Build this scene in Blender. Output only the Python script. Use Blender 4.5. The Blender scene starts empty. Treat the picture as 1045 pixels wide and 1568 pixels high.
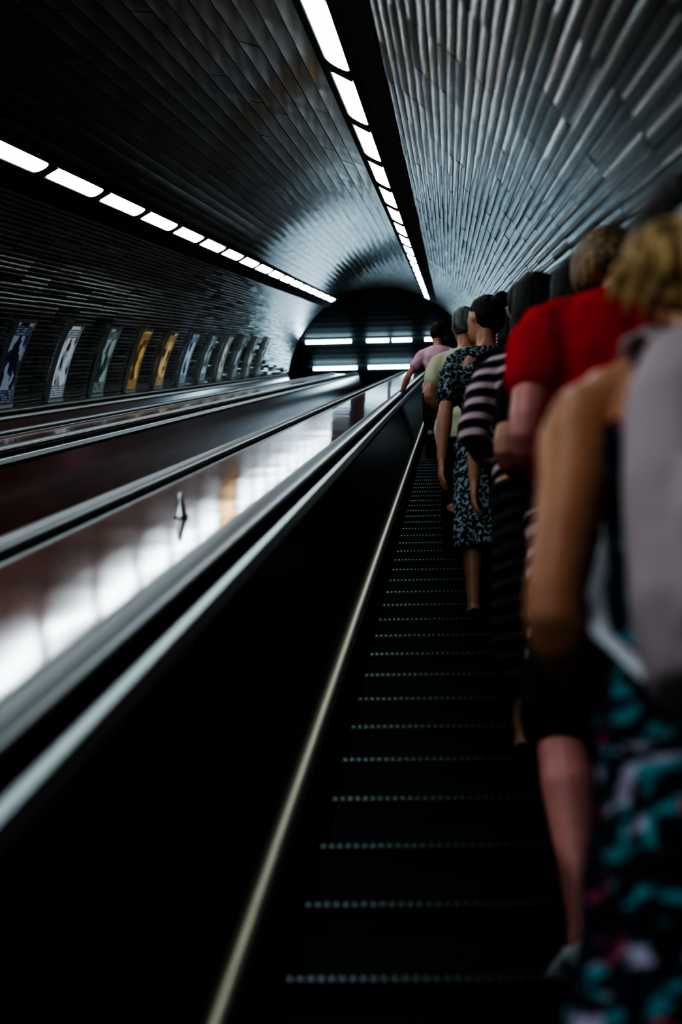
import bpy, bmesh, math, random
from mathutils import Vector, Matrix
random.seed(7)
scene=bpy.context.scene
COL=scene.collection
A30=math.radians(30); C30=math.cos(A30); S30=math.sin(A30)
N=1.2; FPX=4016.0
UC,NC,R=-1.79,-0.854,2.644
SEND=48.3
S0=3.30; PITCH=0.4/C30
TOPB=45.8
# ---------------- materials ----------------
def mat(name,base=(.5,.5,.5),rough=.5,metal=0.,emit=None,estr=0.,spec=None,coat=0.,ior=None):
    m=bpy.data.materials.new(name); m.use_nodes=True
    b=m.node_tree.nodes['Principled BSDF']
    b.inputs['Base Color'].default_value=(*base,1)
    b.inputs['Roughness'].default_value=rough
    b.inputs['Metallic'].default_value=metal
    if ior: b.inputs['IOR'].default_value=ior
    if spec is not None: b.inputs['Specular IOR Level'].default_value=spec
    if coat: b.inputs['Coat Weight'].default_value=coat; b.inputs['Coat Roughness'].default_value=.08
    if emit:
        b.inputs['Emission Color'].default_value=(*emit,1); b.inputs['Emission Strength'].default_value=estr
    return m
def nd(m,t,**k):
    n=m.node_tree.nodes.new(t)
    for a,v in k.items(): setattr(n,a,v)
    return n
def lk(m,a,b): m.node_tree.links.new(a,b)
def bsdf(m): return m.node_tree.nodes['Principled BSDF']
def coords(m,scale=(1,1,1),kind='Object'):
    tc=nd(m,'ShaderNodeTexCoord'); mp=nd(m,'ShaderNodeMapping'); mp.inputs['Scale'].default_value=scale
    lk(m,tc.outputs[kind],mp.inputs['Vector']); return mp.outputs['Vector']
def add_bump(m,scale=(1,1,1),ns=5.,strength=.2,dist=.01,detail=3):
    v=coords(m,scale); n=nd(m,'ShaderNodeTexNoise'); n.inputs['Scale'].default_value=ns; n.inputs['Detail'].default_value=detail
    lk(m,v,n.inputs['Vector']); b=nd(m,'ShaderNodeBump'); b.inputs['Strength'].default_value=strength; b.inputs['Distance'].default_value=dist
    lk(m,n.outputs['Fac'],b.inputs['Height']); lk(m,b.outputs['Normal'],bsdf(m).inputs['Normal']); return n
def ramp(m,fac,stops,interp='LINEAR'):
    r=nd(m,'ShaderNodeValToRGB'); cr=r.color_ramp; cr.interpolation=interp
    while len(cr.elements)<len(stops): cr.elements.new(.5)
    for e,(p,c) in zip(cr.elements,stops): e.position=p; e.color=(*c,1)
    lk(m,fac,r.inputs['Fac']); return r.outputs['Color']

def slat_mat(name,ior,k):
    m=mat(name,(.03,.035,.035),.16,.0,spec=.5,ior=ior)
    add_bump(m,(1.,.7,1.),1.5,.28,.02,1)
    v=coords(m,(3,.8,3)); nn=nd(m,'ShaderNodeTexNoise'); nn.inputs['Scale'].default_value=2; nn.inputs['Detail'].default_value=3; lk(m,v,nn.inputs['Vector'])
    lk(m,ramp(m,nn.outputs['Fac'],[(.35,(.016*k,.020*k,.019*k)),(.65,(.045*k,.048*k,.040*k))]),bsdf(m).inputs['Base Color']); return m
M_slat=slat_mat('wall_slat_lacquer',1.28,1.)
M_slatL=slat_mat('wall_slat_lacquer_lit',1.42,1.9)  # left wall copy of the lacquer, brighter lit look put into its colour
M_slatC=mat('ceiling_panel_lacquer',(.012,.015,.014),.15,.0,spec=.5,ior=1.35)
add_bump(M_slatC,(1.2,1.,1.2),1.7,.18,.02,1)
M_black=mat('black_cove',(.004,.004,.004),.7)
M_back=mat('dark_backing',(.006,.007,.007),.8)
M_lamp=mat('lamp_diffuser',(.9,.95,1),.4,0,(.82,.94,1.0),16)
M_lampw=mat('lamp_diffuser_warm',(.9,.8,.5),.4,0,(1.0,.72,.40),8.)
M_tube=mat('hall_tube_light',(.9,.95,1),.4,0,(.6,.85,1.0),10.)
M_alu=mat('brushed_aluminium',(.20,.24,.235),.33,1.); add_bump(M_alu,(20,.5,20),8,.1,.003)
M_frame=mat('poster_frame_chrome',(.75,.78,.78),.3,1.)
M_brass=mat('brass_skirt_trim',(.55,.51,.37),.42,1.); add_bump(M_brass,(20,1,20),8,.1,.003)
M_rubber=mat('handrail_rubber',(.012,.022,.02),.3,0,spec=.6)
M_deck=mat('brown_deck_laminate',(.10,.04,.03),.08,0,spec=.2)
def seams(m,base,dark,per,rough=None):
    tc=nd(m,'ShaderNodeTexCoord'); sp=nd(m,'ShaderNodeSeparateXYZ'); lk(m,tc.outputs['Object'],sp.inputs[0])
    d=nd(m,'ShaderNodeMath',operation='DIVIDE'); lk(m,sp.outputs['Y'],d.inputs[0]); d.inputs[1].default_value=per
    f=nd(m,'ShaderNodeMath',operation='FRACT'); lk(m,d.outputs[0],f.inputs[0])
    l=nd(m,'ShaderNodeMath',operation='LESS_THAN'); lk(m,f.outputs[0],l.inputs[0]); l.inputs[1].default_value=.012/per
    mx=nd(m,'ShaderNodeMixRGB'); lk(m,l.outputs[0],mx.inputs['Fac']); mx.inputs[2].default_value=(*dark,1)
    n=nd(m,'ShaderNodeTexNoise'); n.inputs['Scale'].default_value=2.5; n.inputs['Detail'].default_value=6; lk(m,tc.outputs['Object'],n.inputs['Vector'])
    c=ramp(m,n.outputs['Fac'],[(.3,tuple(x*.6 for x in base)),(.75,tuple(x*1.35 for x in base))])
    lk(m,c,mx.inputs[1]); lk(m,mx.outputs[0],bsdf(m).inputs['Base Color'])
seams(M_deck,(.19,.066,.047),(.01,.006,.005),1.25)
add_bump(M_deck,(1.2,.8,1.2),1.8,.09,.02,1)
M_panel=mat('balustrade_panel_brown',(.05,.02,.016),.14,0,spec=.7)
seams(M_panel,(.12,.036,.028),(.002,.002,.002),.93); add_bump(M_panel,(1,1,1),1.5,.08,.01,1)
M_panelN=mat('balustrade_panel_shaded',(.004,.003,.004),.2,0,spec=.2)  # same brown panel on the near escalator, dark reflections put into its colour
M_step=mat('escalator_step_cast',(.012,.014,.015),.45,.6)
M_nose=mat('escalator_step_nosing',(.10,.13,.13),.35,1.)
M_skirt=mat('skirt_steel',(.008,.009,.010),.4,.4)
M_hall=mat('hall_ceiling_dark',(.07,.10,.10),.5)
M_floor=mat('dark_floor',(.02,.02,.02),.6); add_bump(M_floor,(1,1,1),8,.1)
# ---------------- helpers ----------------
def obj_from_bm(bm,name,mats,parent=None,smooth=True,loc=None,rot=None,coll=True):
    me=bpy.data.meshes.new(name); bm.to_mesh(me); bm.free()
    for m in mats: me.materials.append(m)
    if smooth:
        for p in me.polygons: p.use_smooth=True
    o=bpy.data.objects.new(name,me)
    if coll: COL.objects.link(o)
    if parent: o.parent=parent
    if loc is not None: o.location=loc
    if rot is not None: o.rotation_euler=rot
    return o
def empty(name,loc=(0,0,0),rot=(0,0,0)):
    e=bpy.data.objects.new(name,None); COL.objects.link(e); e.location=loc; e.rotation_euler=rot; e.empty_display_size=.2; return e
TR=(A30,0,0)
def quad(bm,a,b,c,d,mi=0):
    f=bm.faces.new([bm.verts.new(x) for x in (a,b,c,d)]); f.material_index=mi; return f
def arc(phi,r=R): # tunnel coords
    return (UC+r*math.sin(phi), NC+r*math.cos(phi))
D=math.radians
# ---------------- tunnel lining ----------------
def slats(name,phi0,phi1,w,seglen,tilt,mi,amp,gap=.007,stag=.15,cv=.003,nq=3):
    bm=bmesh.new()
    n=int(round(abs(phi1-phi0)*R/w)); dphi=(phi1-phi0)/n
    for i in range(n):
        pa=phi0+dphi*i; pb=pa+dphi
        g=gap/R/2*(1 if dphi>0 else -1); pa+=g; pb-=g
        s=-6-seglen*random.random()*stag-.3
        while s<SEND:
            e=min(s+seglen,SEND); a=s+.004; b=e-.004
            if b-a>.05 and e>-6:
                t=random.gauss(0,tilt); off=random.gauss(0,.0006)
                sub=6; rows=[]
                for k in range(sub+1):
                    ss=a+(b-a)*k/sub; j=random.gauss(0,amp); jt=random.gauss(0,amp*1.0)
                    row=[]
                    for qi in range(nq+1):
                        q=qi/nq; c=cv*(2*q-1)**2
                        ph=pa+(pb-pa)*q
                        rr=R+c+off+j+(q-.5)*(t*w+jt)
                        u,nn_=arc(ph,rr); row.append(bm.verts.new((u,ss,nn_)))
                    rows.append(row)
                for k in range(sub):
                    for q in range(nq):
                        bm.faces.new((rows[k][q],rows[k+1][q],rows[k+1][q+1],rows[k][q+1]))
            s=e
    return obj_from_bm(bm,name,[mi],rot=TR)
LPH=D(28.5)
slats('ceiling_panels',-D(25.9),D(25.9),.125,3.1,.006,M_slatC,.0004,.006,1.0,.0015,4)
slats('wall_right',D(35.0),D(101),.046,1.06,.045,M_slat,.00015,.005,.02,.0022,4)
slats('wall_left',-D(35.0),-D(101),.05,1.06,.045,M_slatL,.00015,.005,.02,.0026,4)
def shell(name,ph0,ph1,r,m,s0=-6.5,s1=SEND,n=60):
    bm=bmesh.new(); prev=None
    for i in range(n+1):
        u,nn_=arc(ph0+(ph1-ph0)*i/n,r); a=bm.verts.new((u,s0,nn_)); b=bm.verts.new((u,s1,nn_))
        if prev: bm.faces.new((prev[0],prev[1],b,a))
        prev=(a,b)
    return obj_from_bm(bm,name,[m],rot=TR)
shell('ceiling_backing',-D(102),D(102),R+.03,M_back)
for sd,nm in ((1,'ceiling_cove_right'),(-1,'ceiling_cove_left')):
    shell(nm,sd*D(30.4),sd*D(35.0),R-.005,M_black,n=6)
# end rim of the tunnel lining
bm=bmesh.new(); prev=None
for i in range(61):
    ph=-D(102)+D(204)*i/60; a=arc(ph,R-.02); b=arc(ph,R+1.2)
    q=(bm.verts.new((a[0],SEND,a[1])),bm.verts.new((b[0],SEND,b[1])))
    if prev: bm.faces.new((prev[0],prev[1],q[1],q[0]))
    prev=q
obj_from_bm(bm,'trim_tunnel_rim',[M_back],rot=TR)
# ---------------- lamps ----------------
def lamp_row(name,sd):
    root=empty(name,(0,0,0),TR)
    bh=bmesh.new(); bd=bmesh.new()
    c=Vector(arc(sd*LPH,R-.01)); tang=Vector((math.cos(sd*LPH),-math.sin(sd*LPH))); nor=Vector((-math.sin(sd*LPH),-math.cos(sd*LPH)))
    def P(t,s,d): q=c+tang*t+nor*d; return (q.x,s,q.y)
    w=.125; lo=-6
    for (t0,d0,t1,d1) in ((-w,0,-.072,.0),(-.072,0,-.072,-.05),(-.072,-.05,.072,-.05),(.072,-.05,.072,0),(.072,0,w,0)):
        quad(bh,P(t0,lo,d0),P(t0,SEND,d0),P(t1,SEND,d1),P(t1,lo,d1))
    s=13.45-2.12*8; k=0
    while s+2.12<SEND+.3:
        a=s+.12; b=min(s+2.12-.12,SEND-.05); r=.06; hw=.066
        pts=[]
        for cx,cy,a0 in ((hw-r,b-r*2,0),(-hw+r,b-r*2,90),(-hw+r,a+r*2,180),(hw-r,a+r*2,270)):
            for q in range(5):
                an=D(a0+q*22.5); pts.append((cx+r*math.cos(an),cy+r*2*math.sin(an)))
        warm=(sd<0 and k==13)
        f=bd.faces.new([bd.verts.new(P(x,y,-.004)) for x,y in pts]); f.material_index=1 if warm else 0
        xs=.07
        prof=[(s-.10,-.03),(s-.07,.012),(s+.07,.012),(s+.10,-.03)]
        for i in range(3):
            (sa,da),(sb,db)=prof[i],prof[i+1]
            quad(bh,P(-xs,sa,da),P(-xs,sb,db),P(xs,sb,db),P(xs,sa,da))
        for t in (-xs,xs):
            bh.faces.new([bh.verts.new(P(t,a_,b_)) for a_,b_ in prof])
        quad(bh,P(-xs,s-.012,.014),P(-xs,s+.012,.014),P(xs,s+.012,.014),P(xs,s-.012,.014),1)
        s+=2.12; k+=1
    obj_from_bm(bh,'lamp_housing',[M_black,M_alu],root,False)
    obj_from_bm(bd,'lamp_diffusers',[M_lamp,M_lampw],root,False)
lamp_row('ceiling_light_row',1); lamp_row('ceiling_light_row',-1)
# ---------------- posters ----------------
def poster_mat(i,c1,c2,c3,sc):
    m=mat('poster_print_%d'%i,c1,.25,0,coat=.2)
    tc=nd(m,'ShaderNodeTexCoord'); mp=nd(m,'ShaderNodeMapping'); mp.inputs['Location'].default_value=(i*3.1,i*1.7,0); lk(m,tc.outputs['Generated'],mp.inputs['Vector'])
    vo=nd(m,'ShaderNodeTexNoise'); vo.inputs['Scale'].default_value=sc*.9; vo.inputs['Detail'].default_value=2; lk(m,mp.outputs[0],vo.inputs['Vector'])
    pic=ramp(m,vo.outputs['Fac'],[(.0,c1),(.44,c2),(.50,c3)],'CONSTANT')
    sp=nd(m,'ShaderNodeSeparateXYZ'); lk(m,tc.outputs['Generated'],sp.inputs[0])
    band=ramp(m,sp.outputs['Z'],[(0,(1,1,1)),(.20,(0,0,0)),(.80,(1,1,1)),(.90,(0,0,0))],'CONSTANT')
    br=nd(m,'ShaderNodeTexBrick'); br.inputs['Scale'].default_value=9; br.inputs['Mortar Size'].default_value=.035; br.inputs['Color1'].default_value=(*c3,1); br.inputs['Color2'].default_value=(*c2,1); br.inputs['Mortar'].default_value=(*c1,1)
    cb=nd(m,'ShaderNodeCombineXYZ'); lk(m,sp.outputs['Y'],cb.inputs[0]); lk(m,sp.outputs['Z'],cb.inputs[1]); lk(m,cb.outputs[0],br.inputs['Vector'])
    mx=nd(m,'ShaderNodeMixRGB'); lk(m,band,mx.inputs['Fac']); lk(m,pic,mx.inputs[1]); lk(m,br.outputs['Color'],mx.inputs[2])
    lk(m,mx.outputs[0],bsdf(m).inputs['Base Color'])
    lk(m,mx.outputs[0],bsdf(m).inputs['Emission Color']); bsdf(m).inputs['Emission Strength'].default_value=.35  # faint glow added to the print to lift its brightness
    return m
PC=[((.01,.015,.03),(.02,.03,.07),(.22,.27,.35),3.5),((.02,.03,.04),(.26,.32,.38),(.5,.55,.62),3),((.015,.04,.05),(.08,.15,.16),(.3,.37,.37),3),
    ((.10,.05,.01),(.34,.18,.04),(.62,.42,.15),2.6),((.05,.03,.01),(.40,.24,.06),(.68,.52,.26),3.4),((.01,.05,.1),(.05,.20,.34),(.45,.6,.7),3),
    ((.02,.06,.08),(.08,.2,.26),(.45,.55,.55),4),((.07,.08,.08),(.34,.4,.4),(.65,.7,.7),4),((.02,.05,.09),(.09,.2,.28),(.45,.6,.65),4),
    ((.03,.05,.06),(.15,.28,.3),(.55,.65,.65),4),((.03,.05,.06),(.25,.3,.33),(.55,.65,.65),4)]
for i,pc in enumerate(PC):
    sc=19.15+2.3*(i-1); hw=.33
    ph0=-math.acos((-.39-NC)/R); ph1=-math.acos((.41-NC)/R)
    bm=bmesh.new(); n=10
    def strip(sa,sb,pa,pb,r,mi):
        prev=None
        for k in range(n+1):
            u,nn_=arc(pa+(pb-pa)*k/n,r); q=(bm.verts.new((u,sa,nn_)),bm.verts.new((u,sb,nn_)))
            if prev:
                f=bm.faces.new((prev[0],prev[1],q[1],q[0])); f.material_index=mi
            prev=q
    dp=.04/R
    def bar(sa,sb,pa,pb):
        strip(sa,sb,pa,pb,R-.055,1)
        for se in (sa,sb):
            prev=None
            for k in range(n+1):
                ph=pa+(pb-pa)*k/n; q=(bm.verts.new((arc(ph,R-.055)[0],se,arc(ph,R-.055)[1])),bm.verts.new((arc(ph,R-.014)[0],se,arc(ph,R-.014)[1])))
                if prev: bm.faces.new((prev[0],prev[1],q[1],q[0])).material_index=1
                prev=q
    strip(sc-hw,sc+hw,ph0,ph1,R-.035,0)
    bar(sc-hw-.04,sc-hw,ph0,ph1); bar(sc+hw,sc+hw+.04,ph0,ph1); bar(sc-hw-.04,sc+hw+.04,ph0-dp,ph0); bar(sc-hw-.04,sc+hw+.04,ph1,ph1+dp)
    o=obj_from_bm(bm,'advertising_poster',[poster_mat(i,*pc),M_frame],rot=TR)
# ---------------- sweep ----------------
def base_path(horiz=2.6,s_start=-4.):
    pts=[(s_start,-N,0.)]
    s=s_start
    while s<TOPB-1: s+=1.5; pts.append((min(s,TOPB),-N,0.))
    if pts[-1][0]<TOPB: pts.append((TOPB,-N,0.))
    rb=2.2; n=8
    for k in range(1,n+1):
        a=A30*k/n; pts.append((TOPB+rb*math.sin(a),-N-rb*(1-math.cos(a)),-a))
    s,nn_,_=pts[-1]
    pts.append((s+horiz*C30,nn_-horiz*S30,-A30))
    return pts
def sweep(name,prof,m,parent,closed=False,path=None,mirror=True,smooth=False,mi=None,loc=None):
    path=path or base_path(); bm=bmesh.new()
    for sg in ((1,-1) if mirror else (1,)):
        rows=[]
        for (s,nn_,a) in path:
            rows.append([bm.verts.new((sg*x, s-math.sin(a)*(y+N), nn_+math.cos(a)*(y+N))) for x,y in prof])
        L=len(prof)
        for i in range(len(rows)-1):
            for j in range(L if closed else L-1):
                k=(j+1)%L
                f=(rows[i][j],rows[i][k],rows[i+1][k],rows[i+1][j])
                bm.faces.new(f if sg==1 else f[::-1])
        if closed:
            bm.faces.new(rows[0]); bm.faces.new(rows[-1][::-1])
    bmesh.ops.recalc_face_normals(bm,faces=bm.faces)
    return obj_from_bm(bm,name,[m],parent,smooth,loc=loc)
def rail_prof(cx,cy,w=.046,h=.02):
    p=[]
    for k in range(20):
        a=2*math.pi*k/20; c,s=math.cos(a),math.sin(a)
        p.append((cx+w*math.copysign(abs(c)**.7,c),cy+h*math.copysign(abs(s)**.8,s)))
    return p
# steps mesh
def step_mesh():
    bm=bmesh.new()
    prof=[(.40,-.002),(.20,0),(.02,0),(.006,-.003),(0,-.012),(.004,-.03),(.010,-.08),(.012,-.15),(.004,-.232)]
    nrm=[(0,1),(0,1),(0,1),(-.5,.86),(-.8,.6),(-1,.1),(-1,0),(-1,0),(-1,0)]
    W=.41; pitch=.0205; cols=[]
    x=-W
    while x<W-1e-6:
        cols+= [(x,.009),(x+.0095,.009),(x+.0105,0),(x+.0195,0)]; x+=pitch
    prev=None
    for (x,d) in cols:
        row=[]
        for (y,z),(ny,nz) in zip(prof,nrm):
            yy=y-ny*d; zz=z-nz*d
            row.append(bm.verts.new((x,yy*C30+zz*S30,-yy*S30+zz*C30)))
        if prev:
            for j in range(len(row)-1):
                f=bm.faces.new((prev[j],prev[j+1],row[j+1],row[j]))
                f.material_index=1 if (j in(2,3) and d==0) else 0
        prev=row
    bmesh.ops.recalc_face_normals(bm,faces=bm.faces)
    me=bpy.data.meshes.new('step'); bm.to_mesh(me); bm.free(); me.materials.append(M_step); me.materials.append(M_nose); return me
STEP=step_mesh()
first={}
for ei,cx in enumerate((.065,-1.79,-3.645)):
    root=empty('escalator',(cx,0,0),TR)
    if ei==0:
        ch={}
        ch['skirt']=sweep('skirt',[(.422,-1.5),(.424,-1.045)],M_skirt,root)
        ch['skirt_trim']=sweep('skirt_trim',[(.430,-1.045),(.430,-1.022),(.438,-1.018),(.453,-1.020),(.453,-1.045)],M_brass,root,True)
        ch['skirt_deck']=sweep('skirt_deck',[(.422,-1.06),(.424,-1.042),(.455,-1.03)],M_skirt,root)
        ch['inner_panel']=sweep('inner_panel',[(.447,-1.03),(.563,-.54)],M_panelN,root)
        ch['panel_cap']=sweep('panel_cap',[(.555,-.548),(.553,-.528),(.572,-.508),(.590,-.502),(.590,-.548)],M_alu,root,True)
        ch['handrail_guide']=sweep('handrail_guide',[(.590,-.51),(.612,-.497),(.668,-.497),(.694,-.51)],M_skirt,root)
        ch['handrail']=sweep('handrail',rail_prof(.642,-.468),M_rubber,root,True,smooth=True)
        ch['outer_trim']=sweep('outer_trim',[(.690,-.51),(.690,-.490),(.705,-.478),(.722,-.482),(.722,-.51)],M_alu,root,True)
        p=base_path(2.6)[-1]
        bm=bmesh.new()
        for sg in (1,-1):
            rows=[]
            for k in range(11):
                a=-A30-math.pi*k/10
                hc=(p[0]+math.sin(A30)*(N-.468-.32),p[1]+math.cos(A30)*(N-.468-.32))
                rows.append([bm.verts.new((sg*x,hc[0]-math.sin(a)*(.32+y+.468),hc[1]+math.cos(a)*(.32+y+.468))) for x,y in rail_prof(.642,-.468)])
            for i in range(10):
                for j in range(20):
                    bm.faces.new((rows[i][j],rows[i][(j+1)%20],rows[i+1][(j+1)%20],rows[i+1][j]))
        bmesh.ops.recalc_face_normals(bm,faces=bm.faces)
        ch['end_post']=obj_from_bm(bm,'handrail_newel',[M_rubber],root)
        first=ch
    else:
        for k,o in first.items():
            if k=='inner_panel':
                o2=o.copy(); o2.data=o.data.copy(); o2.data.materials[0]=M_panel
            else: o2=o.copy()
            COL.objects.link(o2); o2.parent=root
    st=bpy.data.objects.new('steps',STEP); COL.objects.link(st); st.parent=root
    i0=-14; cnt=int((TOPB-(S0+PITCH*i0))/PITCH)+1
    st.location=(0,S0+PITCH*i0,-N)
    am=st.modifiers.new('a','ARRAY'); am.use_relative_offset=False; am.use_constant_offset=True; am.constant_offset_displace=(0,PITCH,0); am.count=cnt
def mk(name,x0,z0,x1,z1):
    o=sweep(name,[(x0,z0-.02),(x0,z0),(x0+(x1-x0)*.5,(z0+z1)/2+.001),(x1,z1),(x1,z1-.02)],M_deck,None,False,mirror=False)
    o.rotation_euler=TR
    return o
mk('escalator_deck',-.657,-.498,-1.068,-.480)
mk('escalator_deck',-2.512,-.498,-2.923,-.484)
mk('wall_ledge_left',-4.367,-.49,-4.45,-.47)
mk('wall_ledge_right',.787,-.49,.86,-.47)
# small anti-slide stop on the near deck
s_,u_=5.35,-.835
bm=bmesh.new(); rows=[]
for z,r in ((-.4885,.022),(-.482,.022),(-.476,.016),(-.44,.010),(-.420,.008),(-.412,.003)):
    rows.append([bm.verts.new((u_+r*math.cos(2*math.pi*q/14),s_+r*1.3*math.sin(2*math.pi*q/14),z)) for q in range(14)])
for i in range(5):
    for q in range(14): bm.faces.new((rows[i][q],rows[i][(q+1)%14],rows[i+1][(q+1)%14],rows[i+1][q]))
bm.faces.new(rows[-1]); obj_from_bm(bm,'anti_slide_stop',[M_frame],rot=TR)
# floor below steps
bm=bmesh.new(); quad(bm,(-5,-7,-1.75),(1.5,-7,-1.75),(1.5,46.5,-1.75),(-5,46.5,-1.75)); obj_from_bm(bm,'floor',[M_floor],rot=TR,smooth=False)
# ---------------- top hall ----------------
ytop=SEND*C30-(R+NC)*S30; ztop=SEND*S30+(R+NC)*C30+.02
bp=base_path()[-1]; lf=(bp[0]*C30-bp[1]*S30, bp[0]*S30+bp[1]*C30)
bm=bmesh.new()
y=ytop-.4
while y<ytop+11:
    quad(bm,(-7,y,ztop),(4,y,ztop),(4,y+.26,ztop+.0),(-7,y+.26,ztop)); quad(bm,(-7,y+.26,ztop),(4,y+.26,ztop),(4,y+.26,ztop+.05),(-7,y+.26,ztop+.05)); y+=.30
quad(bm,(-7,ytop-.4,ztop+.06),(4,ytop-.4,ztop+.06),(4,ytop+11,ztop+.06),(-7,ytop+11,ztop+.06))
obj_from_bm(bm,'ceiling',[M_hall],smooth=False)
bm=bmesh.new(); quad(bm,(-7,lf[0]-2.7,lf[1]-.01),(4,lf[0]-2.7,lf[1]-.01),(4,ytop+11,lf[1]-.01),(-7,ytop+11,lf[1]-.01)); obj_from_bm(bm,'floor_landing',[M_floor],smooth=False)
bm=bmesh.new(); quad(bm,(-7,ytop+10.6,lf[1]),(4,ytop+10.6,lf[1]),(4,ytop+10.6,ztop),(-7,ytop+10.6,ztop)); obj_from_bm(bm,'wall_back',[M_hall],smooth=False)
hl=empty('fluorescent_ceiling_lights')
def tube_light(x0,x1,y):
    bm=bmesh.new(); n=10
    r=.05; zc=ztop-.075; rows=[]
    for x in (x0,x1):
        rows.append([bm.verts.new((x,y+r*math.cos(2*math.pi*k/n),zc+r*math.sin(2*math.pi*k/n))) for k in range(n)])
    for k in range(n): bm.faces.new((rows[0][k],rows[0][(k+1)%n],rows[1][(k+1)%n],rows[1][k]))
    bm.faces.new(rows[0]); bm.faces.new(rows[1])
    vs=bmesh.ops.create_cube(bm,size=1)['verts']
    for v in vs: v.co=((x0+x1)/2+v.co.x*(x1-x0+.04),y+v.co.y*.14,ztop-.015+v.co.z*.025)
    for f in {f for v in vs for f in v.link_faces}: f.material_index=1
    obj_from_bm(bm,'tube_light',[M_tube,M_hall],hl,smooth=False)
for x0,x1,y in ((-4.1,-2.78,43.6),(-2.34,-1.7,43.6),(-1.6,-1.04,43.6),(-.66,-.2,43.6),(-4.0,-2.70,45.15),(-2.37,-1.03,45.15)):
    tube_light(x0,x1,y/25.7*ztop)
# ---------------- people ----------------
def tube(bm,pts,rad,ref=(1,0,0),n=14):
    pts=[Vector(p) for p in pts]; ref=Vector(ref); rows=[]
    def r2(r): return (r,r) if not isinstance(r,tuple) else r
    t0=(pts[1]-pts[0]).normalized(); t1=(pts[-1]-pts[-2]).normalized()
    ra=r2(rad[0]); rb=r2(rad[-1]); ma=min(ra); mb=min(rb)
    P=[pts[0]-t0*ma*.75]+[pts[0]-t0*ma*.45]+pts+[pts[-1]+t1*mb*.45,pts[-1]+t1*mb*.75]
    RR=[(ra[0]*.4,ra[1]*.4),(ra[0]*.82,ra[1]*.82)]+[r2(r) for r in rad]+[(rb[0]*.82,rb[1]*.82),(rb[0]*.4,rb[1]*.4)]
    for i,p in enumerate(P):
        t=(P[min(i+1,len(P)-1)]-P[max(i-1,0)]).normalized()
        a=(ref-t*ref.dot(t))
        if a.length<1e-4: a=Vector((0,1,0))-t*t.y
        a.normalize(); b=t.cross(a)
        rows.append([bm.verts.new(p+a*RR[i][0]*math.cos(2*math.pi*k/n)+b*RR[i][1]*math.sin(2*math.pi*k/n)) for k in range(n)])
    for i in range(len(rows)-1):
        for k in range(n): bm.faces.new((rows[i][k],rows[i][(k+1)%n],rows[i+1][(k+1)%n],rows[i+1][k]))
    bm.faces.new(rows[0][::-1]); bm.faces.new(rows[-1])
def rings(bm,rs,n=24,pw=.9,flat=True):
    rows=[]
    for (x,y,z,rx,ry) in rs:
        row=[]
        for k in range(n):
            a=2*math.pi*k/n; c,s=math.cos(a),math.sin(a)
            row.append(bm.verts.new((x+rx*math.copysign(abs(c)**pw,c),y+ry*math.copysign(abs(s)**pw,s),z)))
        rows.append(row)
    for i in range(len(rows)-1):
        for k in range(n): bm.faces.new((rows[i][k],rows[i][(k+1)%n],rows[i+1][(k+1)%n],rows[i+1][k]))
    bm.faces.new(rows[0][::-1]); bm.faces.new(rows[-1])
def ball(bm,c,r,n=12):
    res=bmesh.ops.create_uvsphere(bm,u_segments=n*2,v_segments=n,radius=1)['verts']
    for v in res: v.co=Vector((c[0]+v.co.x*r[0],c[1]+v.co.y*r[1],c[2]+v.co.z*r[2]))
def remesh(bm,name,mats,vox,smooth,parent,scale,post=None):
    bmesh.ops.recalc_face_normals(bm,faces=bm.faces)
    if scale!=1: bmesh.ops.scale(bm,vec=(scale,)*3,verts=bm.verts)
    o=obj_from_bm(bm,name+'_tmp',[])
    r=o.modifiers.new('r','REMESH'); r.mode='VOXEL'; r.voxel_size=vox; r.use_smooth_shade=True
    if smooth:
        s=o.modifiers.new('s','SMOOTH'); s.factor=.5; s.iterations=smooth
    dg=bpy.context.evaluated_depsgraph_get(); me=bpy.data.meshes.new_from_object(o.evaluated_get(dg))
    bpy.data.objects.remove(o)
    me.materials.clear()
    for m in mats: me.materials.append(m)
    if post:
        b=bmesh.new(); b.from_mesh(me); post(b); b.to_mesh(me); b.free()
    for p in me.polygons: p.use_smooth=True
    me.name=name
    ob=bpy.data.objects.new(name,me); COL.objects.link(ob); ob.parent=parent; return ob
def skin_mat(name,c,r=.45):
    m=mat(name,c,r); b=bsdf(m)
    v=coords(m); nn=nd(m,'ShaderNodeTexNoise'); nn.inputs['Scale'].default_value=9; nn.inputs['Detail'].default_value=6; lk(m,v,nn.inputs['Vector'])
    lk(m,ramp(m,nn.outputs['Fac'],[(.3,(c[0]*.8,c[1]*.72,c[2]*.72)),(.7,tuple(min(1,x*1.12) for x in c))]),b.inputs['Base Color']); add_bump(m,(1,1,1),45,.12,.003,2); return m
def hair_mat(name,c1,c2):
    m=mat(name,c1,.5,spec=.3); v=coords(m,(70,70,4)); nn=nd(m,'ShaderNodeTexNoise'); nn.inputs['Scale'].default_value=1; nn.inputs['Detail'].default_value=4; lk(m,v,nn.inputs['Vector'])
    lk(m,ramp(m,nn.outputs['Fac'],[(.36,c2),(.62,c1)]),bsdf(m).inputs['Base Color'])
    b=nd(m,'ShaderNodeBump'); b.inputs['Strength'].default_value=1.; b.inputs['Distance'].default_value=.014; lk(m,nn.outputs['Fac'],b.inputs['Height']); lk(m,b.outputs['Normal'],bsdf(m).inputs['Normal']); return m
def cloth_mat(name,c,rough=.85):
    m=mat(name,c,rough,spec=.2); add_bump(m,(1,1,.5),9,.8,.03,3); return m
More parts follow.
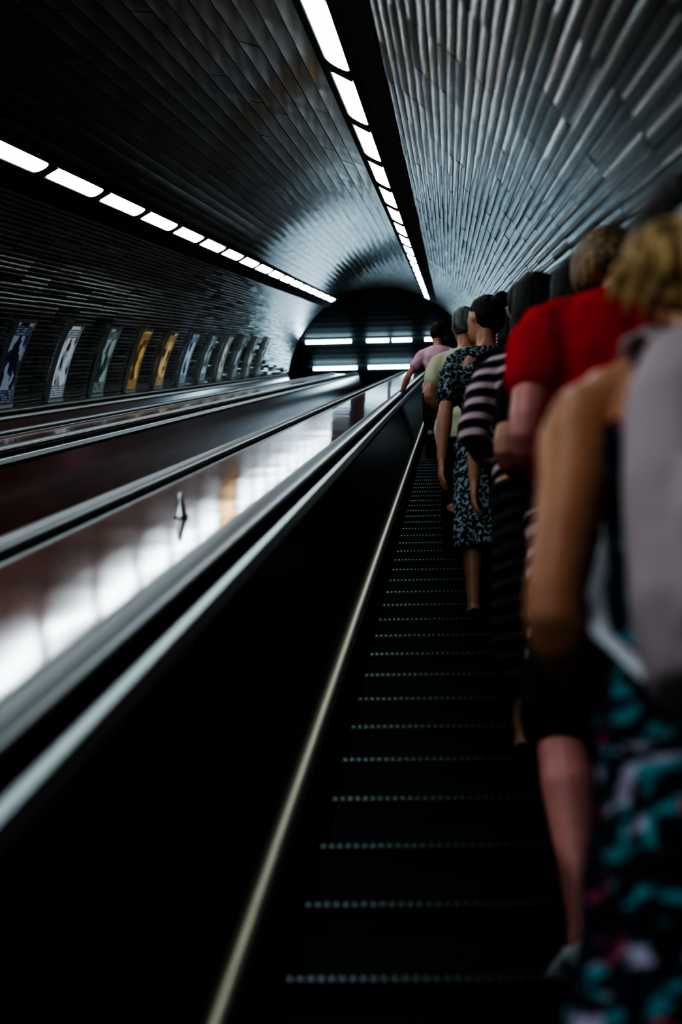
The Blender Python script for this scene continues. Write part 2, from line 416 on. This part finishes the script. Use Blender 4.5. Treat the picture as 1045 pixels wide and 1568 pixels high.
BODY=[(0,0,.83,.13,.085),(0,-.01,.88,.165,.11),(0,-.015,.95,.172,.118),(0,-.005,1.02,.150,.102),(0,0,1.09,.128,.09),(0,0,1.18,.135,.095),(0,0,1.27,.150,.103),(0,-.005,1.34,.155,.100),(0,-.012,1.39,.140,.086),(0,-.015,1.425,.105,.070),(0,-.015,1.45,.078,.062),(0,-.012,1.475,.060,.056)]
def default_arm(sd,elbow=None,wrist=None,fdir=None):
    return dict(sh=(sd*.168,-.01,1.385),el=elbow or (sd*.225,-.035,1.10),wr=wrist or (sd*.235,.03,.86),fd=fdir or (0,.12,-1),pn=(sd*-1,0,0))
def hand(bm,wr,fd,palm_n,sd,curl=.35):
    wr=Vector(wr); f=Vector(fd).normalized(); pn=Vector(palm_n); pn=(pn-f*pn.dot(f)).normalized(); side=f.cross(pn)*1.0
    if side.dot(Vector((0,1,0)))<0 and abs(f.y)<.8: side=-side
    tube(bm,[wr,wr+f*.03,wr+f*.06,wr+f*.09],[(.026,.019),(.034,.017),(.040,.016),(.038,.014)],side,12)
    for k,(o,L) in enumerate(((.030,.072),(.010,.080),(-.011,.074),(-.030,.058))):
        b0=wr+f*.082+side*o
        d=f; pts=[b0]
        for j,seg in enumerate((.42,.32,.26)):
            ang=curl*(j+.6)*.9
            d=(f*math.cos(ang)+pn*math.sin(ang)).normalized(); pts.append(pts[-1]+d*L*seg)
        tube(bm,pts,[.0095,.009,.0082,.007],side,8)
    t0=wr+f*.03+side*.024
    tube(bm,[t0,t0+f*.025+side*.022+pn*.008,t0+f*.055+side*.03+pn*.02,t0+f*.078+side*.028+pn*.03],[.014,.013,.011,.009],pn,8)
def person(name,i,u,height,skin,hairm,hair='short',turn=0,arms=None,legs=None,outfit=(),headtilt=0.,fwd=.17,shoe=None,vox=.009,headturn=0,build=1.0,sm=3):
    sc=height/1.75
    s=S0+PITCH*i
    yb=s*C30+N*S30+fwd; zb=s*S30-N*C30
    root=empty(name,(u,yb,zb),(0,0,D(turn)))
    arms=arms or {}
    AR={sd:default_arm(sd,**arms.get(sd,{})) for sd in (1,-1)}
    LG=legs or {}
    LEG={sd:LG.get(sd,dict(hip=(sd*.09,0,.90),kn=(sd*.095,.015,.49),an=(sd*.10,-.03,.085))) for sd in (1,-1)}
    bm=bmesh.new()
    rings(bm,[(a,b,c,d*build,e*build) for a,b,c,d,e in BODY])
    for sd in (1,-1): ball(bm,(sd*.085,-.070,1.32),(.055,.030,.075),8)
    ht=headtilt
    def hp(x,y,z):
        v=Vector((x,y,z-1.47)); v=Matrix.Rotation(D(headturn),3,'Z')@v if z>1.52 else v
        v=Matrix.Rotation(-D(ht),3,'X')@v; return (v.x,v.y,v.z+1.47)
    tube(bm,[hp(0,-.012,1.44),hp(0,-.005,1.50),hp(0,.0,1.56)],[(.06,.056),(.050,.052),(.052,.055)],(1,0,0))
    hb=len(bm.verts); bm.verts.ensure_lookup_table()
    rings(bm,[(0,.045,1.525,.025,.03),(0,.035,1.54,.045,.052),(0,.022,1.565,.058,.078),(0,.012,1.60,.068,.088),(0,.006,1.64,.073,.095),(0,.0,1.68,.074,.096),(0,-.004,1.71,.066,.086),(0,-.006,1.735,.045,.060),(0,-.006,1.748,.018,.025)],20,1.0)
    tube(bm,[(0,.100,1.652),(0,.114,1.625),(0,.118,1.612)],[.008,.012,.014],(1,0,0),8)
    tube(bm,[(-.02,.098,1.578),(0,.103,1.578),(.02,.098,1.578)],[.006,.009,.006],(0,0,1),8)
    for sd in (1,-1):
        ball(bm,(sd*.076,.0,1.635),(.010,.020,.032),6)
        ball(bm,(sd*.03,.082,1.655),(.016,.012,.012),6)
    bm.verts.ensure_lookup_table()
    for v in list(bm.verts)[hb:]: v.co=Vector(hp(*v.co))
    for sd in (1,-1):
        a=AR[sd]; sh,el,wr=Vector(a['sh']),Vector(a['el']),Vector(a['wr'])
        sh=Vector((sh.x*build,sh.y,sh.z))
        # trapezius slope into the shoulder, deltoid, biceps, elbow, forearm
        tube(bm,[(sd*.045,-.014,1.435),(sd*.10,-.014,1.405),(sd*.145*build,-.012,1.385)],[.040,.042,.046],(0,1,0),12)
        mid=(sh.lerp(el,.93)+el.lerp(wr,.07))/2
        tube(bm,[sh+Vector((-sd*.035,0,.004)),sh+Vector((sd*.004,0,-.022)),sh.lerp(el,.22)+Vector((sd*.006,0,0)),sh.lerp(el,.45),sh.lerp(el,.70),sh.lerp(el,.88),mid,el.lerp(wr,.14),el.lerp(wr,.32),el.lerp(wr,.62),wr],
             [.044*build,.050*build,.051*build,.045*build,.039*build,.036,.036,.038,.038,.031,.023],(0,1,0),16)
        hand(bm,wr,a['fd'],a['pn'],sd)
        l=LEG[sd]; h,k,an=Vector(l['hip']),Vector(l['kn']),Vector(l['an'])
        tube(bm,[h+Vector((0,0,.02)),h.lerp(k,.3),h.lerp(k,.7),k,k.lerp(an,.3)+Vector((0,-.018,0)),k.lerp(an,.65)+Vector((0,-.008,0)),an],[.082*build,.078*build,.060,.048,.053,.038,.029],(1,0,0),14)
        tube(bm,[an,an+Vector((0,-.01,-.04))],[.034,.032],(1,0,0),10)
        tube(bm,[an+Vector((0,-.035,-.055)),an+Vector((0,.03,-.045)),an+Vector((sd*.008,.10,-.06)),an+Vector((sd*.012,.155,-.068))],[(.032,.028),(.035,.034),(.042,.022),(.036,.013)],(1,0,0),12)
    def clamp(b):
        for v in b.verts:
            if v.co.z<0.004: v.co.z=0.004
    remesh(bm,'body',[skin],vox,sm,root,sc,clamp)
    if shoe:
        bm=bmesh.new()
        for sd in (1,-1):
            an=Vector(LEG[sd]['an'])
            tube(bm,[an+Vector((0,-.04,-.05)),an+Vector((0,.03,-.04)),an+Vector((sd*.008,.10,-.055)),an+Vector((sd*.012,.165,-.064))],[(.038,.036),(.041,.042),(.047,.030),(.040,.02)],(1,0,0),12)
        def cl(b):
            for v in b.verts:
                if v.co.z<0.0: v.co.z=0.0
        remesh(bm,'shoes',[shoe],.008,2,root,sc,cl)
    for oi,of in enumerate(outfit):
        bm=bmesh.new(); mg=of.get('m',.014); kind=of['kind']; hem=of['hem']
        if kind in('top','dress'):
            topz=of.get('top',1.46)
            rs=[]
            if kind=='dress':
                hx,hy=of.get('flare',(.22,.17))
                for t in (0,.25,.5,.75):
                    z=hem+(.90-hem)*t
                    rs.append((of.get('dx',0)*(1-t),-.01+of.get('dy',0)*(1-t),z,hx+(.185-hx)*t,hy+(.13-hy)*t))
            elif hem<.83:
                rs.append((0,-.01,hem,.19,.14))
            for (x,y,z,rx,ry) in BODY:
                if z>=max(hem,.86) and z<=topz: 
                    lo=of.get('loose',0)
                    rs.append((x,y,z,(rx+mg+lo*(1.3-min(z,1.3)))*build,(ry+mg+lo*(1.3-min(z,1.3)))*build))
            if not rs or rs[0][2]>hem+.001: rs.insert(0,(0,-.01,hem,rs[0][3]+.005,rs[0][4]+.005))
            rings(bm,rs,28)
            if topz>=1.34:
                for sd in (1,-1): ball(bm,(sd*.085,-.080,1.29),(.055,.036,.06),8)
            if of.get('straps'):
                for sd in (1,-1):
                    tube(bm,[(sd*.10,.075,1.33),(sd*.095,.055,1.40),(sd*.088,.0,1.448),(sd*.092,-.06,1.41),(sd*.10,-.10,1.33)],[(.026,.018)]*5,(1,0,0),10)
            fr=of.get('sleeve',0)
            if fr:
                for sd in (1,-1):
                    a=AR[sd]; sh,el,wr=Vector(a['sh']),Vector(a['el']),Vector(a['wr']); sh=Vector((sh.x*build,sh.y,sh.z))
                    tube(bm,[(sd*.05,-.014,1.435),(sd*.10,-.014,1.408),(sd*.145*build,-.012,1.388)],[.048,.052,.056],(0,1,0),12)
                    pts=[sh+Vector((-sd*.04,0,.008)),sh+Vector((0,0,-.012))]; rr=[.052,.058*build+.004]
                    f1=min(fr,1.)
                    for t in (.33,.66,1.):
                        pts.append(sh.lerp(el,f1*t)); rr.append((.057-.012*t*f1)*build+of.get('sl',.008))
                    if fr>1:
                        for t in (.5,1.): pts.append(el.lerp(wr,(fr-1)*t)); rr.append(.046-.012*t+of.get('sl',.008))
                    tube(bm,pts,rr,(0,1,0),14)
        elif kind in('pants',):
            for sd in (1,-1):
                l=LEG[sd]; h,k,an=Vector(l['hip']),Vector(l['kn']),Vector(l['an'])
                pts=[h+Vector((0,-.005,.03))]; rr=[.095]
                if hem>=k.z:
                    e=h.lerp(k,(h.z-hem)/(h.z-k.z)); pts+=[h.lerp(e,.5),e]; rr+=[.093,.083]
                else:
                    e=k.lerp(an,(k.z-hem)/(k.z-an.z)); pts+=[h.lerp(k,.5),k,k.lerp(e,.5),e]; rr+=[.084,.07,.064,.055]
                tube(bm,pts,rr,(1,0,0),14)
            rings(bm,[(0,-.01,.86,.16,.105),(0,-.015,.95,.185,.13),(0,-.005,1.03,.165,.115)],24)
        def post(b,hem=hem*sc,kind=kind):
            if kind in('dress','top'):
                for v in b.verts:
                    z=v.co.z
                    k=max(0,min(1,((.95*sc)-z)/(.5*sc)))
                    a=math.atan2(v.co.y,v.co.x); w=math.sin(a*9+z*4)*.012*k+math.sin(a*5-z*7)*.010*k+math.sin(z*46+a*3)*.0035*(1-k)
                    v.co.x+=math.cos(a)*w; v.co.y+=math.sin(a)*w
                b.normal_update()
                dl=[f for f in b.faces if f.normal.z<-.65 and f.calc_center_median().z<hem+.02]
                bmesh.ops.delete(b,geom=dl,context='FACES')
        remesh(bm,of['name'],[of['mat']],.011,3,root,sc,post)
    # hair
    bm=bmesh.new()
    rings(bm,[(0,-.035,1.565,.045,.05),(0,-.035,1.59,.066,.066),(0,-.03,1.62,.080,.080),(0,-.025,1.66,.084,.088),(0,-.014,1.70,.082,.094),(0,-.01,1.735,.066,.078),(0,-.01,1.762,.035,.042)],22,1.0)
    if hair=='bun':
        ball(bm,(0,-.125,1.70),(.045,.04,.042),10)
    if hair=='long':
        tube(bm,[(0,-.04,1.66),(0,-.075,1.56),(0,-.09,1.46),(0,-.11,1.36),(0,-.11,1.27)],[(.083,.06),(.098,.05),(.105,.04),(.10,.034),(.07,.022)],(1,0,0),16)
    if hair=='bob':
        rings(bm,[(0,-.02,1.49,.085,.075),(0,-.02,1.53,.100,.088),(0,-.018,1.60,.098,.092),(0,-.016,1.67,.09,.094)],22,1.0)
    TL=(0,-.118,1.535)
    if hair=='pony':
        tube(bm,[(0,-.07,1.58),(0,-.108,1.542)],[.065,.045],(1,0,0),12)
        ball(bm,(0,-.028,1.655),(.100,.102,.105),10)
    for v in bm.verts: v.co=Vector(hp(*v.co))
    hm=hairm if isinstance(hairm,list) else [hairm]
    remesh(bm,'hair',[hm[0]],.008,2,root,sc)
    if hair=='pony':
        T=Vector(hp(*TL))
        bm=bmesh.new()
        tube(bm,[T,T+Vector((-.004,-.028,-.006)),T+Vector((-.015,-.045,-.035)),T+Vector((-.022,-.048,-.075)),T+Vector((-.026,-.04,-.105))],[(.045,.030),(.080,.036),(.105,.040),(.112,.040),(.10,.030)],(1,0,0),22)
        for k in range(12):
            x=-.12+k*.021
            tube(bm,[T+Vector((x*.7-.01,-.05,-.03)),T+Vector((x*.95-.018,-.066-.006*(k%2),-.085)),T+Vector((x*1.05-.024,-.05,-.118-.013*((k*7)%3)))],[.017,.015,.005],(1,0,0),8)
        remesh(bm,'ponytail',[hm[1]],.006,1,root,sc)
        bm=bmesh.new(); d=(T-Vector(hp(0,-.08,1.565))).normalized()
        tube(bm,[T-d*.024,T+d*.002],[.062,.066],(1,0,0),16)
        remesh(bm,'hair_tie',[M_white],.006,1,root,sc)
    return root,sc

SK1=skin_mat('skin_tanned',(.56,.25,.13)); SK2=skin_mat('skin_pink',(.68,.28,.24)); SK3=skin_mat('skin_light',(.56,.28,.18))
HB=hair_mat('hair_blonde',(.82,.53,.22),(.14,.07,.025)); HD=hair_mat('hair_dark',(.022,.012,.009),(.005,.003,.003)); HG=hair_mat('hair_grey',(.22,.23,.22),(.05,.06,.06))
HDB=hair_mat('hair_dark_blonde',(.38,.22,.08),(.02,.011,.006))
def floral(name):
    m=cloth_mat(name,(.01,.015,.03)); 
    v=coords(m,(1,1,1.7)); n=nd(m,'ShaderNodeTexNoise'); n.inputs['Scale'].default_value=24; n.inputs['Detail'].default_value=2; lk(m,v,n.inputs['Vector'])
    vo=nd(m,'ShaderNodeTexVoronoi'); vo.inputs['Scale'].default_value=19; lk(m,v,vo.inputs['Vector'])
    sep=nd(m,'ShaderNodeSeparateColor'); lk(m,vo.outputs['Color'],sep.inputs[0])
    cc=ramp(m,sep.outputs[0],[(0,(.02,.26,.29)),(.30,(.36,.05,.11)),(.48,(.04,.36,.40)),(.66,(.42,.39,.50)),(.80,(.01,.02,.05))],'CONSTANT')
    mask=ramp(m,n.outputs['Fac'],[(0,(0,0,0)),(.51,(0,0,0)),(.58,(1,1,1))])
    mx=nd(m,'ShaderNodeMixRGB'); lk(m,mask,mx.inputs['Fac']); mx.inputs[1].default_value=(.006,.008,.016,1); lk(m,cc,mx.inputs[2]); lk(m,mx.outputs[0],bsdf(m).inputs['Base Color']); return m
def speckle(name,c1,c2,sc):
    m=cloth_mat(name,c1); v=coords(m); n=nd(m,'ShaderNodeTexNoise'); n.inputs['Scale'].default_value=sc; n.inputs['Detail'].default_value=1; lk(m,v,n.inputs['Vector'])
    lk(m,ramp(m,n.outputs['Fac'],[(0,c1),(.52,c1),(.56,c2)],'LINEAR'),bsdf(m).inputs['Base Color']); return m
def stripes(name,c1,c2,per):
    m=cloth_mat(name,c1); tc=nd(m,'ShaderNodeTexCoord'); sp=nd(m,'ShaderNodeSeparateXYZ'); lk(m,tc.outputs['Object'],sp.inputs[0])
    d=nd(m,'ShaderNodeMath',operation='DIVIDE'); lk(m,sp.outputs['Z'],d.inputs[0]); d.inputs[1].default_value=per
    f=nd(m,'ShaderNodeMath',operation='FRACT'); lk(m,d.outputs[0],f.inputs[0])
    lk(m,ramp(m,f.outputs[0],[(0,c1),(.58,c2)],'CONSTANT'),bsdf(m).inputs['Base Color']); return m
M_white=cloth_mat('white_canvas',(.55,.58,.6))
M_floral=floral('floral_dress_fabric'); M_spk=speckle('speckled_dress_fabric',(.008,.012,.018),(.26,.33,.34),60)
M_str=stripes('striped_fabric',(.02,.010,.018),(.60,.42,.46),.060)
M_str2=stripes('shaded_striped_fabric',(.008,.005,.008),(.05,.035,.04),.060)  # darker copy of the striped fabric, dimmer light low down put into its colour
M_red=cloth_mat('red_jersey',(.70,.008,.012)); M_blk=cloth_mat('black_fabric',(.008,.008,.010)); M_khaki=cloth_mat('khaki_fabric',(.55,.53,.36)); M_pink=cloth_mat('pink_shirt',(.72,.42,.50)); M_denim=cloth_mat('dark_denim',(.015,.02,.035))
M_bag=cloth_mat('backpack_fabric',(.50,.39,.41)); M_strap=cloth_mat('backpack_strap_webbing',(.62,.62,.68))
fa=lambda sd: dict(elbow=(sd*.235,-.06,1.12),wrist=(sd*.13,.16,1.10),fdir=(sd*-.3,1,.25))
P1U=.350
p1,sc1=person('woman_in_floral_dress',-4,P1U,1.765,SK1,[HD,HB],'pony',0,{-1:dict(elbow=(-.232,-.05,1.075),wrist=(-.15,.17,1.02),fdir=(.3,1,.15)),1:fa(1)},
   outfit=[dict(kind='dress',name='dress',hem=.50,flare=(.25,.19),top=1.35,straps=True,mat=M_floral)],shoe=M_blk,vox=.007,headtilt=20,sm=6)
bp=empty('backpack',p1.location,(0,0,0))
bm=bmesh.new(); 
rs=[]
for z,w,d in ((.905,.10,.05),(.925,.138,.080),(1.01,.155,.095),(1.16,.155,.092),(1.28,.145,.08),(1.345,.120,.065),(1.38,.09,.045),(1.39,.05,.025)):
    rs.append((0,-.132-d-.0,z,w,d))
rings(bm,rs,28,.62)
rings(bm,[(0,-.312,.95,.08,.025),(0,-.317,.97,.108,.035),(0,-.317,1.09,.11,.036),(0,-.307,1.15,.095,.03),(0,-.297,1.165,.07,.02)],24,.65)
remesh(bm,'bag_body',[M_bag],.009,3,bp,sc1)
bm=bmesh.new(); bm2=bmesh.new()
for sd in (1,-1):
    tube(bm,[(sd*.06,-.15,1.37),(sd*.085,-.115,1.43),(sd*.10,-.03,1.462),(sd*.115,.06,1.42),(sd*.125,.105,1.34)],[(.028,.009)]*5,(1,0,0),10)
    tube(bm2,[(sd*.125,.105,1.35),(sd*.14,.10,1.24),(sd*.165,.03,1.14),(sd*.172,-.06,1.05),(sd*.13,-.155,.96)],[(.014,.005)]*5,(1,0,0),10)
tube(bm,[(-.03,-.17,1.37),(-.025,-.17,1.405),(.025,-.17,1.405),(.03,-.17,1.37)],[.008]*4,(0,1,0),8)
remesh(bm,'bag_straps',[M_bag],.007,1,bp,sc1)
remesh(bm2,'bag_webbing',[M_strap],.005,1,bp,sc1)
person('woman_in_red_shirt',0,.425,1.93,SK2,HDB,'bob',8,{-1:dict(elbow=(-.245,-.05,1.10),wrist=(-.15,.17,1.08),fdir=(.3,1,.2)),1:fa(1)},
   legs={-1:dict(hip=(-.10,0,.90),kn=(-.185,.0,.49),an=(-.165,-.04,.085)),1:dict(hip=(.09,0,.9),kn=(.1,.01,.49),an=(.1,-.03,.085))},
   outfit=[dict(kind='pants',name='shorts',hem=.50,mat=M_blk),dict(kind='top',name='red_t_shirt',hem=.88,sleeve=.5,sl=.016,mat=M_red,m=.018)],shoe=M_white,vox=.008,headtilt=42,build=1.05,sm=4)
person('woman_in_striped_skirt',2,.385,1.76,SK3,HD,'long',0,{-1:fa(-1),1:fa(1)},
   outfit=[dict(kind='pants',name='leggings',hem=.10,mat=M_blk),dict(kind='dress',name='striped_skirt',hem=.40,flare=(.185,.15),top=1.0,mat=M_str),dict(kind='top',name='black_top',hem=.97,sleeve=.6,mat=M_blk,m=.022)],shoe=M_blk)
person('woman_in_striped_top',4,.31,1.76,SK3,HD,'long',0,{-1:fa(-1),1:fa(1)},
   outfit=[dict(kind='dress',name='long_skirt',hem=.22,flare=(.17,.15),top=1.0,mat=M_str2),dict(kind='top',name='striped_top',hem=.97,sleeve=1.8,mat=M_str,m=.022)],shoe=M_blk)  # long skirt is the striped dress's lower half with its shade coloured in
person('man_in_dark_clothes',7,.34,1.80,SK3,HD,'short',0,{},
   outfit=[dict(kind='pants',name='trousers',hem=.10,mat=M_blk),dict(kind='top',name='shirt',hem=.86,sleeve=.6,mat=M_blk)],shoe=M_blk)
person('woman_in_speckled_dress',10,.19,1.78,SK3,HD,'bun',12,{-1:dict(elbow=(-.215,-.03,1.10),wrist=(-.225,.03,.86))},
   outfit=[dict(kind='dress',name='speckled_dress',hem=.36,flare=(.18,.15),sleeve=.75,sl=.018,mat=M_spk)],shoe=M_blk,headturn=30,build=.92)
person('woman_in_dark_top',12,.37,1.74,SK3,HD,'bob',0,{},
   outfit=[dict(kind='pants',name='trousers',hem=.10,mat=M_denim),dict(kind='top',name='dark_top',hem=.86,sleeve=.6,mat=M_denim)],shoe=M_blk,vox=.011)
person('man_in_khaki_shirt',15,.11,1.78,SK3,HG,'short',0,{-1:fa(-1),1:fa(1)},
   outfit=[dict(kind='pants',name='trousers',hem=.10,mat=M_blk),dict(kind='top',name='khaki_shirt',hem=.80,sleeve=.6,loose=.05,mat=M_khaki)],shoe=M_blk,vox=.011)
person('man_in_dark_clothes',21,.24,1.78,SK3,HD,'short',0,{},
   outfit=[dict(kind='pants',name='trousers',hem=.10,mat=M_blk),dict(kind='top',name='shirt',hem=.86,sleeve=.6,mat=M_denim)],shoe=M_blk,vox=.011)
person('man_in_pink_shirt',36,-.12,1.86,SK3,HD,'short',0,{-1:dict(elbow=(-.33,.02,1.13),wrist=(-.42,.16,.96),fdir=(0,1,-.2))},
   outfit=[dict(kind='pants',name='trousers',hem=.10,mat=M_denim),dict(kind='top',name='pink_shirt',hem=.86,sleeve=.6,mat=M_pink)],shoe=M_blk,vox=.011)
# ---------------- world / camera ----------------
w=bpy.data.worlds.new('world'); scene.world=w; w.use_nodes=True
w.node_tree.nodes['Background'].inputs[0].default_value=(.3,.5,.6,1); w.node_tree.nodes['Background'].inputs[1].default_value=.002
cam=bpy.data.cameras.new('camera'); co=bpy.data.objects.new('camera',cam); COL.objects.link(co); scene.camera=co
cam.sensor_fit='VERTICAL'; cam.sensor_height=36; cam.lens=FPX/2352*36; cam.clip_start=.05; cam.clip_end=200
dc=Vector((1030-784,1176-810,-FPX)).normalized()
yaw,pit,roll=D(3.5),D(25),.011
def Mx(y,p): return Matrix.Rotation(y,3,'Z')@Matrix.Rotation(math.pi/2+p,3,'X')@Matrix.Rotation(roll,3,'Z')
for _ in range(60):
    d=Mx(yaw,pit)@dc
    yaw+=math.atan2(d.x,d.y); pit+=A30-math.asin(d.z)
co.matrix_world=Mx(yaw,pit).to_4x4()
cam.dof.use_dof=True; cam.dof.focus_distance=13; cam.dof.aperture_fstop=2.7
scene.view_settings.view_transform='AgX'
try: scene.view_settings.look='AgX - Very High Contrast'
except Exception as e: print(e)
